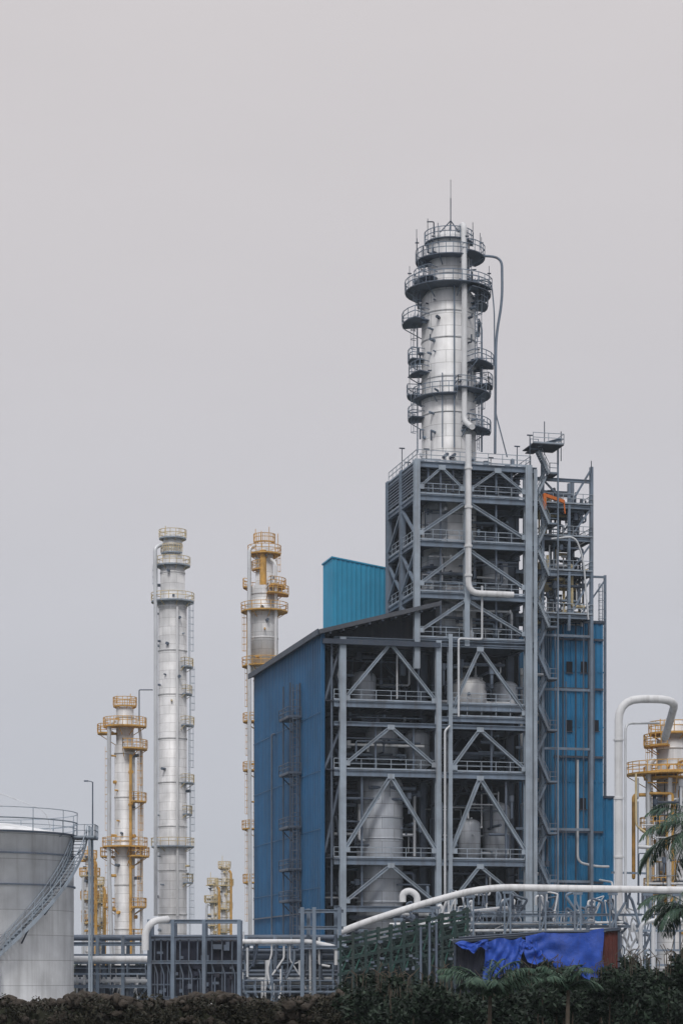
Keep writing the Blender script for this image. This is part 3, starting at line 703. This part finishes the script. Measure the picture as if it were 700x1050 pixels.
G = Group('pipe_rack', (0, 0, 0))
f = G.part('frame', STEEL); f2 = G.part('frame_dark', STEEL_D); pw = G.part('white_pipes', PIPEW); ps = G.part('silver_pipes', PIPE); fm = G.part('mid_pipes', STEEL_M)
Yr = 205; k = lambda px, py, dy=0: W(px, py, Yr) + V((0, dy, 0))
for px in (60, 100, 126, 252, 282, 316, 344):
    for dy in (0, 5): f.H(k(px, 1033, dy), k(px, 960 if px < 300 else 932, dy), .32, .35, up=YB)
    f.box(k(px, 985, 0), k(px, 985, 5), .3); f.box(k(px, 966, 0), k(px, 966, 5), .3)
for py in (968, 987, 1012):
    for dy in (0, 5): f.H(k(20, py, dy), k(350, py, dy), .25, .3)
for i in range(11):
    y = R.choice([963, 983, 984, 1008]) ; dy = .4 + i * .42; r = R.choice([.14, .2, .28, .35])
    R.choice([pw, ps, fm, fm]).tube([k(-20, y - r * 5, dy), k(R.uniform(120, 240), y - r * 5, dy), k(360, y - r * 5, dy)], r, 10)
pw.tube([k(72, 984, -.8), k(150, 984, -.8), k(155, 984, -.8)], .3, 12)
pw.tube([k(246, 966, -.8), k(318, 966, -.8), k(345, 972, -.8), k(345, 990, -.8)], .22, 12)
for y in (975, 1000, 996, 1006, 1018): fm.tube([k(246, y, -.5), k(348, y, -.5)], .13, 8)
for px in (310, 322, 348): f.H(k(px, 1033, -1), k(px, 931, -1), .36, .4, up=YB)
for py in (935, 952, 972): f.H(k(306, py, -1), k(352, py, -1), .3, .32)
railing(f, [k(76, 1000, -1), k(150, 1000, -1)], step=1.5); railing(f, [k(246, 1018, -1), k(345, 1018, -1)], step=1.5)
f2.add([k(246, 1030, 5.5), k(350, 1030, 5.5), k(350, 972, 5.5), k(246, 972, 5.5)], [(0, 1, 2, 3)])
f2.add([k(70, 1030, 5.5), k(150, 1030, 5.5), k(150, 990, 5.5), k(70, 990, 5.5)], [(0, 1, 2, 3)])
for _ in range(44):
    x = R.uniform(248, 345); y0 = R.uniform(955, 1015); R.choice([f, ps, fm, f2, pw]).tube([k(x, y0, -.6), k(x, y0 + R.uniform(8, 30), -.6), k(x + R.uniform(-12, 12), y0 + 30, -.6)], R.uniform(.05, .14), 6)
for _ in range(32):
    x = R.uniform(76, 150); y0 = R.uniform(985, 1015); R.choice([f, ps, fm, f2, pw]).tube([k(x, y0, .6), k(x, y0 + R.uniform(8, 30), .6), k(x + R.uniform(-12, 12), y0 + 30, .6)], R.uniform(.05, .16), 6)
G.done()

G = Group('header_pipeline', (0, 0, 0)); Yh = 208; k = lambda px, py, dy=0: W(px, py, Yh) + V((0, dy, 0))
pw = G.part('main_pipe', PIPEW); sp_ = G.part('supports', STEEL); sm_ = G.part('pipework_mid', STEEL_M)
pw.tube([k(345, 958), k(372, 947), k(430, 928), k(497, 910), k(560, 911), k(700, 913)], .33, 16, bend=3)
pw.tube([k(440, 940, 2), k(520, 931, 2), k(528, 932, 2), k(530, 950, 2)], .22, 12)
pw.tube([k(400, 948, 3), k(470, 945, 3), k(500, 948, 3), k(560, 946, 3)], .18, 12)
ps = G.part('return_pipes', PIPE)
for py, r in ((955, .14), (948, .12), (962, .18)): ps.tube([k(430, py, 1), k(640, py - 2, 1)], r, 8)
for px in (372, 408, 446, 482, 520, 556, 592, 628, 664, 694):
    ytop = np.interp(px, [345, 497, 700], [962, 914, 917])
    for dx in (-3, 3): sp_.box(k(px + dx, 1033), k(px + dx, ytop), .16)
    sp_.box(k(px - 5, ytop + 1), k(px + 5, ytop + 1), .25); sp_.box(k(px - 3, ytop + 4), k(px + 3, ytop + 22), .12); sp_.box(k(px + 3, ytop + 24), k(px - 3, ytop + 44), .12)
for py in (950, 938): sp_.H(k(440, py, 1.5), k(660, py, 1.5), .2, .26)
railing(sp_, [k(470, 947, .5), k(610, 947, .5)], step=1.2)
for _ in range(120):
    x = R.uniform(420, 665); y = R.uniform(925, 985); dy = R.uniform(.5, 5)
    R.choice([ps, pw, sp_, sm_, sm_, sm_]).tube([k(x, y, dy), k(x, y - R.uniform(4, 18), dy), k(x + R.uniform(-16, 16), y - 10, dy), k(x + R.uniform(-16, 16), y + 25, dy)], R.uniform(.05, .15), 6)
pw.tube([k(413, 925, 1), k(413, 916, 1), k(420, 913, 1), k(428, 918, 1), k(428, 930, 1)], .32, 12, bend=.8)
for x in (655, 668): ps.tube([k(x, 1000, -1), k(x, 948, -1), k(x + 14, 944, -1), k(x + 40, 944, -1)], .22, 10, bend=.9)
for py in (955, 975, 990): sp_.box(k(650, py, -1), k(700, py, -1), .2)
G.done()

G = Group('heat_exchanger_bank', (0, 0, 0)); Ye = 200; k = lambda px, py, dy=0: W(px, py, Ye) + V((0, dy, 0))
gm = G.part('green_frames', GREEN); gp = G.part('fittings', STEEL_M); gl = G.part('green_pipes', paint('pipe_green', (0.02, 0.085, 0.07), rough=.5))
for i, px in enumerate(range(349, 480, 13)):
    top = 962 - (px - 345) * .22
    for dy in (0, 6): gm.box(k(px, 1034, dy), k(px, top, dy), .24)
    gm.box(k(px, top, 0), k(px, top, 6), .3)
    if i < 10:
        gl.box(k(px, 1000), k(px + 13, top + 8), .12); gm.box(k(px + 13, 1000), k(px, top + 8), .12)
        gm.add([k(px + 2, 1020, 1.2), k(px + 11, 1020, 1.2), k(px + 11, top + 12, 1.2), k(px + 2, top + 12, 1.2)], [(0, 1, 2, 3)])
for d in (0, 10, 22, 36): gm.box(k(346, 964 + d), k(482, 934 + d), .2, .26)
for j in range(8): (gl if j % 3 == 0 else gm).tube([k(348, 968 + j * 5, .3), k(480, 940 + j * 5.5, .3)], .12, 8)
for px in (431, 440, 447): gp.tube([k(px, 1020, -.5), k(px, 945 + R.uniform(0, 12), -.5)], .12, 8)
for _ in range(30):
    x = R.uniform(350, 475); y = R.uniform(950, 1000); gp.box(k(x, y, -.2), k(x + R.uniform(1, 5), y, -.2), R.uniform(.1, .25))
G.done()

# ------------------------------------------------------------------ tarp-covered shed
Yb = 150; k = lambda px, py, dy=0: W(px, py, Yb) + V((0, dy, 0))
G = Group('corrugated_site_shed', (0, 0, 0))
rw = G.part('walls', DARKSH); re_ = G.part('rusty_panels', RUST); rr2 = G.part('roof_beams', STEEL_D)
def cpt(px, dy): p = k(px, 1000, dy); return (p.x, p.y)
corr(rw, cpt(466, 0), cpt(612, 0), 0, 0, k(0, 966).z, k(0, 956).z, pitch=.3, dep=.04, seams=False)
corr(re_, cpt(612, 0), cpt(634, 0), 0, 0, k(0, 956).z, k(0, 954).z, pitch=.3, dep=.04, seams=False)
corr(rw, cpt(634, 0), cpt(634, 6), 0, 0, k(0, 954).z, k(0, 954).z, pitch=.3, dep=.04, seams=False)
rr2.box(k(464, 966, -.2), k(636, 953, -.2), .2, .18); rr2.box(k(634, 1040, -.1), k(634, 952, -.1), .15)
rr2.box(k(466, 1040, -.1), k(466, 964, -.1), .15)
rr2.add([k(464, 966, -.3), k(636, 953, -.3), k(636, 950, 6), k(464, 962, 6)], [(0, 1, 2, 3)])
rr2.tube([k(470, 962, -.4), k(560, 956, -.4), k(620, 956, -.4)], .07, 6)
G.done()
def tarp(x0, x1, yt0, yt1, yb0, yb1, seed, off=.45):
    rs = np.random.RandomState(seed); nx, nz = 60, 34; mb = TB
    ph = rs.uniform(0, 6.28, 12); fr = rs.uniform(1.2, 7, 12); am = rs.uniform(.02, .07, 12); vs = []
    for j in range(nz + 1):
        v = j / nz
        for i in range(nx + 1):
            u = i / nx
            xx = x0 + (x1 - x0) * u + 3 * math.sin(v * 5 + seed) * v
            yt = yt0 + (yt1 - yt0) * u + 1.6 * math.sin(u * 9 + seed); yb = yb0 + (yb1 - yb0) * u + 4 * math.sin(u * 6 + seed * 2) + 2 * math.sin(u * 17)
            dy = -off - .3 * v + sum(am[q] * math.sin(fr[q] * 4 * u + ph[q] + v * (q - 5) * 1.9 + 1.3 * math.sin(3 * v + 4 * u + q)) for q in range(12)) * (.5 + v * .8)
            vs.append(k(xx, yt + (yb - yt) * v, dy))
    mb.add(vs, [(j * (nx + 1) + i, j * (nx + 1) + i + 1, (j + 1) * (nx + 1) + i + 1, (j + 1) * (nx + 1) + i) for j in range(nz) for i in range(nx)], True)
G = Group('blue_tarpaulin', (0, 0, 0)); TB = G.part('cloth', TARP)
tarp(496, 534, 965, 962, 1010, 1000, 1); tarp(538, 618, 959, 954, 990, 1004, 2); tarp(530, 552, 964, 962, 974, 978, 4, .4); tarp(467, 500, 967, 965, 970, 978, 3)
G.done()

# ------------------------------------------------------------------ vegetation
def leaf_cloud(name, clumps, mat, size=(.05, .12), per=300, parent=None):
    allv = []
    for (cx, cy, cz_, r) in clumps:
        n = int(per * (r / .5) ** 1.6)
        d = NR.normal(size=(n, 3)); d /= np.linalg.norm(d, axis=1)[:, None]
        lump = 1 + .25 * np.sin(d[:, 0] * 7 + cx * 3) * np.cos(d[:, 2] * 6 + cy)
        c = np.array([cx, cy, cz_]) + d * (r * lump * NR.uniform(.55, 1.08, n))[:, None] * np.array([1, .9, .85])
        t = NR.normal(size=(n, 3)); t /= np.linalg.norm(t, axis=1)[:, None]
        nn = d + NR.normal(size=(n, 3)) * .7; b_ = np.cross(t, nn); b_ /= np.linalg.norm(b_, axis=1)[:, None] + 1e-6
        sz = NR.uniform(size[0], size[1], n)[:, None]
        q = np.stack([c - t * sz, c - b_ * sz * .4 , c + t * sz, c + b_ * sz * .4], 1)
        allv.append(q.reshape(-1, 3))
    v = np.concatenate(allv); n = len(v) // 4
    me = bpy.data.meshes.new(name); me.vertices.add(len(v)); me.vertices.foreach_set('co', v.ravel())
    me.loops.add(len(v)); me.loops.foreach_set('vertex_index', np.arange(len(v), dtype=np.int32))
    me.polygons.add(n); me.polygons.foreach_set('loop_start', np.arange(0, len(v), 4, dtype=np.int32)); me.polygons.foreach_set('loop_total', np.full(n, 4, np.int32))
    me.update(calc_edges=True); me.materials.append(mat)
    ob = bpy.data.objects.new(name, me); bpy.context.scene.collection.objects.link(ob)
    if parent: ob.parent = parent
    return ob

G = Group('bush_hedge', (0, 0, 0)); cl_ = []
core = G.part('branches', BARK)
def top_y(px): return np.interp(px, [330, 350, 380, 420, 455, 490, 530, 560, 600, 625, 645, 670, 690, 720], [1022, 1012, 1000, 1006, 1000, 1010, 1002, 990, 1000, 986, 982, 990, 978, 970])
for _ in range(370):
    px = R.uniform(335, 730); Yv = R.uniform(66, 84); ty = top_y(px) + R.uniform(-10, 11); r = R.uniform(.18, .6)
    zt_ = zz(ty, Yv) - r; u = R.random() ** 1.3; z = zt_ - u * 2.0
    if z < .2: continue
    X_ = (px - 350) / F * Yv; cl_.append((X_, Yv, z, r))
    if R.random() < .3: core.cyl((X_, Yv, 0), (X_ + R.uniform(-.2, .2), Yv, z + r * .8), .04, 6, .015)
leaf_cloud('leaves', cl_, LEAF, (.05, .14), 320, G.e)
tw = G.part('twigs', BARK)
for _ in range(110):
    px = R.uniform(340, 700); Yv = R.uniform(68, 78); z = zz(top_y(px), Yv); X_ = (px - 350) / F * Yv
    tw.tube([(X_, Yv, z - .6), (X_ + R.uniform(-.1, .1), Yv, z + R.uniform(0, .2)), (X_ + R.uniform(-.3, .3), Yv, z + R.uniform(.1, .5))], .012, 4)
G.done()
G = Group('rubble_stone_wall', (0, 0, 0)); rk = G.part('stones', ROCK)
bm = bmesh.new(); bmesh.ops.create_icosphere(bm, subdivisions=2, radius=1); iv = [v.co.copy() for v in bm.verts]; ifc = [tuple(v.index for v in f_.verts) for f_ in bm.faces]; bm.free()
for _ in range(900):
    px = R.uniform(-25, 365); Yv = R.uniform(72, 77); zt_ = zz(1024 + 4 * math.sin(px * .05) + R.uniform(-3, 3), Yv); z = R.uniform(.6, zt_ - .1) if R.random() < .7 else zt_ - .12
    r = R.uniform(.1, .26); o = V(((px - 350) / F * Yv, Yv, z)); q = [R.uniform(.6, 1.2) for _ in range(3)]; p0 = R.uniform(0, 6)
    rk.add([o + V((v.x * q[0], v.y * q[1], v.z * q[2] * .8)) * r * (1 + .22 * math.sin(v.x * 5 + p0) * math.cos(v.z * 4 + p0)) for v in iv], ifc)
core = G.part('earth_core', SOIL); core.block((-16, 74, 0), (1, 79, 1.9))
cl2 = []
for _ in range(170):
    px = R.uniform(-20, 360); Yv = R.uniform(71.3, 73); r = R.uniform(.10, .38); cl2.append(((px - 350) / F * Yv, Yv, R.uniform(1.2, zz(1025 + 3 * math.sin(px * .11), Yv)), r))
leaf_cloud('creepers', cl2, LEAFV, (.03, .09), 220, G.e)
G.done()

def palm(name, px, py, Y, L, nf, azs=None, droop=1.0):
    c = W(px, py, Y); G = Group(name, (c.x, c.y, 0)); H_ = c.z; tk = G.part('trunk', BARK); lf = G.part('fronds', PALM)
    nseg = 10
    for i in range(nseg):
        z0, z1 = H_ * i / nseg, H_ * (i + 1) / nseg; rr_ = .2 if H_ > 4 else .09
        tk.cyl((.08 * math.sin(z0 * .4), 0, z0), (.08 * math.sin(z1 * .4), 0, z1), rr_ * (1 - .04 * i), 12, rr_ * (.92 - .04 * i))
    for i in range(nf):
        az = (i * 137.5 + R.uniform(-12, 12)); el = rad(R.uniform(5, 72)) if azs is None else rad(R.uniform(*azs)); l = L * R.uniform(.8, 1.1)
        d = V((math.cos(rad(az)), math.sin(rad(az)), 0)); p = V((0, 0, H_)); pts = [p.copy()]; n = 26; e = el
        for j in range(n):
            p = p + (d * math.cos(e) + V((0, 0, math.sin(e)))) * l / n; e -= rad(75) * droop / n * (1 + j / n); pts.append(p.copy())
        for a, b in zip(pts[:-1], pts[1:]): lf.box(a, b, .03)
        sd = V((-d.y, d.x, 0))
        for j in range(2, n):
            for sub in (0, .5):
                a = pts[j].lerp(pts[j + 1], sub); tdir = (pts[j + 1] - pts[j]).normalized()
                ll = l * .25 * math.sin(math.pi * min(1, (j + sub) / n * .85 + .12)) + .08
                for sg in (-1, 1):
                    dr = (sd * sg * R.uniform(.6, 1) + tdir * .7 + V((0, 0, R.uniform(-.9, -.1)))).normalized(); wv = dr.cross(V((0, 0, 1))).normalized() * .014 * (1 + L * .2)
                    m1 = a + dr * ll * .55 + V((0, 0, .02)); tip = a + dr * ll + V((0, 0, -.15 * ll))
                    lf.add([a - wv * .5, a + wv * .5, m1 + wv, m1 - wv, tip], [(0, 1, 2, 3), (3, 2, 4)])
    G.done()
palm('palm_tree', 722, 860, 95, 3.5, 24)
palm('palm_tree', 710, 935, 88, 2.5, 18)
palm('palm_tree', 500, 1022, 64.5, 1.8, 15, azs=(35, 80), droop=.7)
palm('palm_tree', 580, 1016, 64.5, 1.4, 12, azs=(35, 80), droop=.8)

G = Group('distant_tree_line', (0, 0, 0)); cl3 = []
for _ in range(260):
    x = R.uniform(-190, 190); y = R.uniform(520, 560); r = R.uniform(2.2, 4.2); cl3.append((x, y, R.uniform(1.5, 5.5), r))
leaf_cloud('foliage', cl3, LEAF, (.5, 1.0), 14, G.e); G.done()

# ------------------------------------------------------------------ ground
mb = MB(); mb.add([(-4000, -300, 0), (4000, -300, 0), (4000, 6000, 0), (-4000, 6000, 0)], [(0, 1, 2, 3)]); mb.build('ground', SOIL, None)
mb = MB(); mb.block((-60, 165, .004), (70, 300, .12)); mb.build('concrete_pavement', paint('concrete', (.25, .25, .24), rough=.9), None)

# thin haze volume added over the whole site to lift the blacks
hm = bpy.data.materials.new('haze_air'); hm.use_nodes = True; hn = hm.node_tree; hn.nodes.clear()
ho = hn.nodes.new('ShaderNodeOutputMaterial'); hs = hn.nodes.new('ShaderNodeVolumeScatter'); hs.inputs['Color'].default_value = (.80, .90, 1, 1); hs.inputs['Density'].default_value = .00016
hn.links.new(hs.outputs[0], ho.inputs['Volume'])
mb = MB(); mb.block((-900, -200, -1), (900, 1200, 160)); mb.build('haze', hm, None)

# ------------------------------------------------------------------ world
wd = bpy.data.worlds.new('World'); bpy.context.scene.world = wd; wd.use_nodes = True; nt = wd.node_tree; L = nt.links.new
bg = nt.nodes['Background']
sky = nt.nodes.new('ShaderNodeTexSky'); sky.sky_type = 'NISHITA'; sky.sun_disc = False; sky.sun_elevation = rad(48); sky.sun_rotation = rad(188); sky.dust_density = 4
tc = nt.nodes.new('ShaderNodeTexCoord'); sx = nt.nodes.new('ShaderNodeSeparateXYZ'); L(tc.outputs['Generated'], sx.inputs[0])
cr = nt.nodes.new('ShaderNodeValToRGB'); e = cr.color_ramp.elements
e[0].position = 0; e[0].color = (.52, .56, .635, 1)
e[1].position = 1; e[1].color = (1.15, 1.14, 1.16, 1)
for p_, c_ in ((.10, (.56, .58, .645, 1)), (.2, (.605, .60, .64, 1)), (.30, (.645, .62, .64, 1)), (.40, (.69, .655, .665, 1))):
    x_ = e.new(p_); x_.color = c_
L(sx.outputs['Z'], cr.inputs[0])
nz = nt.nodes.new('ShaderNodeTexNoise'); nz.inputs['Scale'].default_value = 2.2; nz.inputs['Detail'].default_value = 5
mp = nt.nodes.new('ShaderNodeMapping'); mp.inputs['Scale'].default_value = (1, 1, 4); L(tc.outputs['Generated'], mp.inputs[0]); L(mp.outputs[0], nz.inputs['Vector'])
mr = nt.nodes.new('ShaderNodeMapRange'); mr.inputs[1].default_value = .3; mr.inputs[2].default_value = .7; mr.inputs[3].default_value = .965; mr.inputs[4].default_value = 1.035; L(nz.outputs[0], mr.inputs[0])
vm = nt.nodes.new('ShaderNodeVectorMath'); vm.operation = 'SCALE'; L(cr.outputs[0], vm.inputs[0]); L(mr.outputs[0], vm.inputs['Scale'])
s1 = nt.nodes.new('ShaderNodeVectorMath'); s1.operation = 'SCALE'; s1.inputs['Scale'].default_value = .08; L(sky.outputs[0], s1.inputs[0])
mx = nt.nodes.new('ShaderNodeMixRGB'); mx.inputs[0].default_value = .93; L(s1.outputs[0], mx.inputs[1]); L(vm.outputs[0], mx.inputs[2])
L(mx.outputs[0], bg.inputs['Color']); bg.inputs['Strength'].default_value = 1.0

sd = bpy.data.lights.new('sun', 'SUN'); sd.energy = 1.3; sd.angle = rad(12); sd.color = (1, .96, .91)
so = bpy.data.objects.new('sun', sd); bpy.context.scene.collection.objects.link(so)
dirv = V((-.15 * math.cos(rad(48)), -math.cos(rad(48)), math.sin(rad(48))))
so.rotation_euler = dirv.to_track_quat('Z', 'Y').to_euler()

cam = bpy.data.cameras.new('camera'); co = bpy.data.objects.new('camera', cam); bpy.context.scene.collection.objects.link(co)
co.location = (0, 0, CZ); co.rotation_euler = (rad(90), 0, 0); cam.sensor_fit = 'HORIZONTAL'; cam.sensor_width = 36; cam.lens = F / 700 * 36
cam.shift_y = 475 / 700; cam.clip_start = .5; cam.clip_end = 9000
bpy.context.scene.camera = co
vs_ = bpy.context.scene.view_settings; vs_.view_transform = 'Standard'; vs_.look = 'None'; vs_.exposure = 0; vs_.gamma = 1
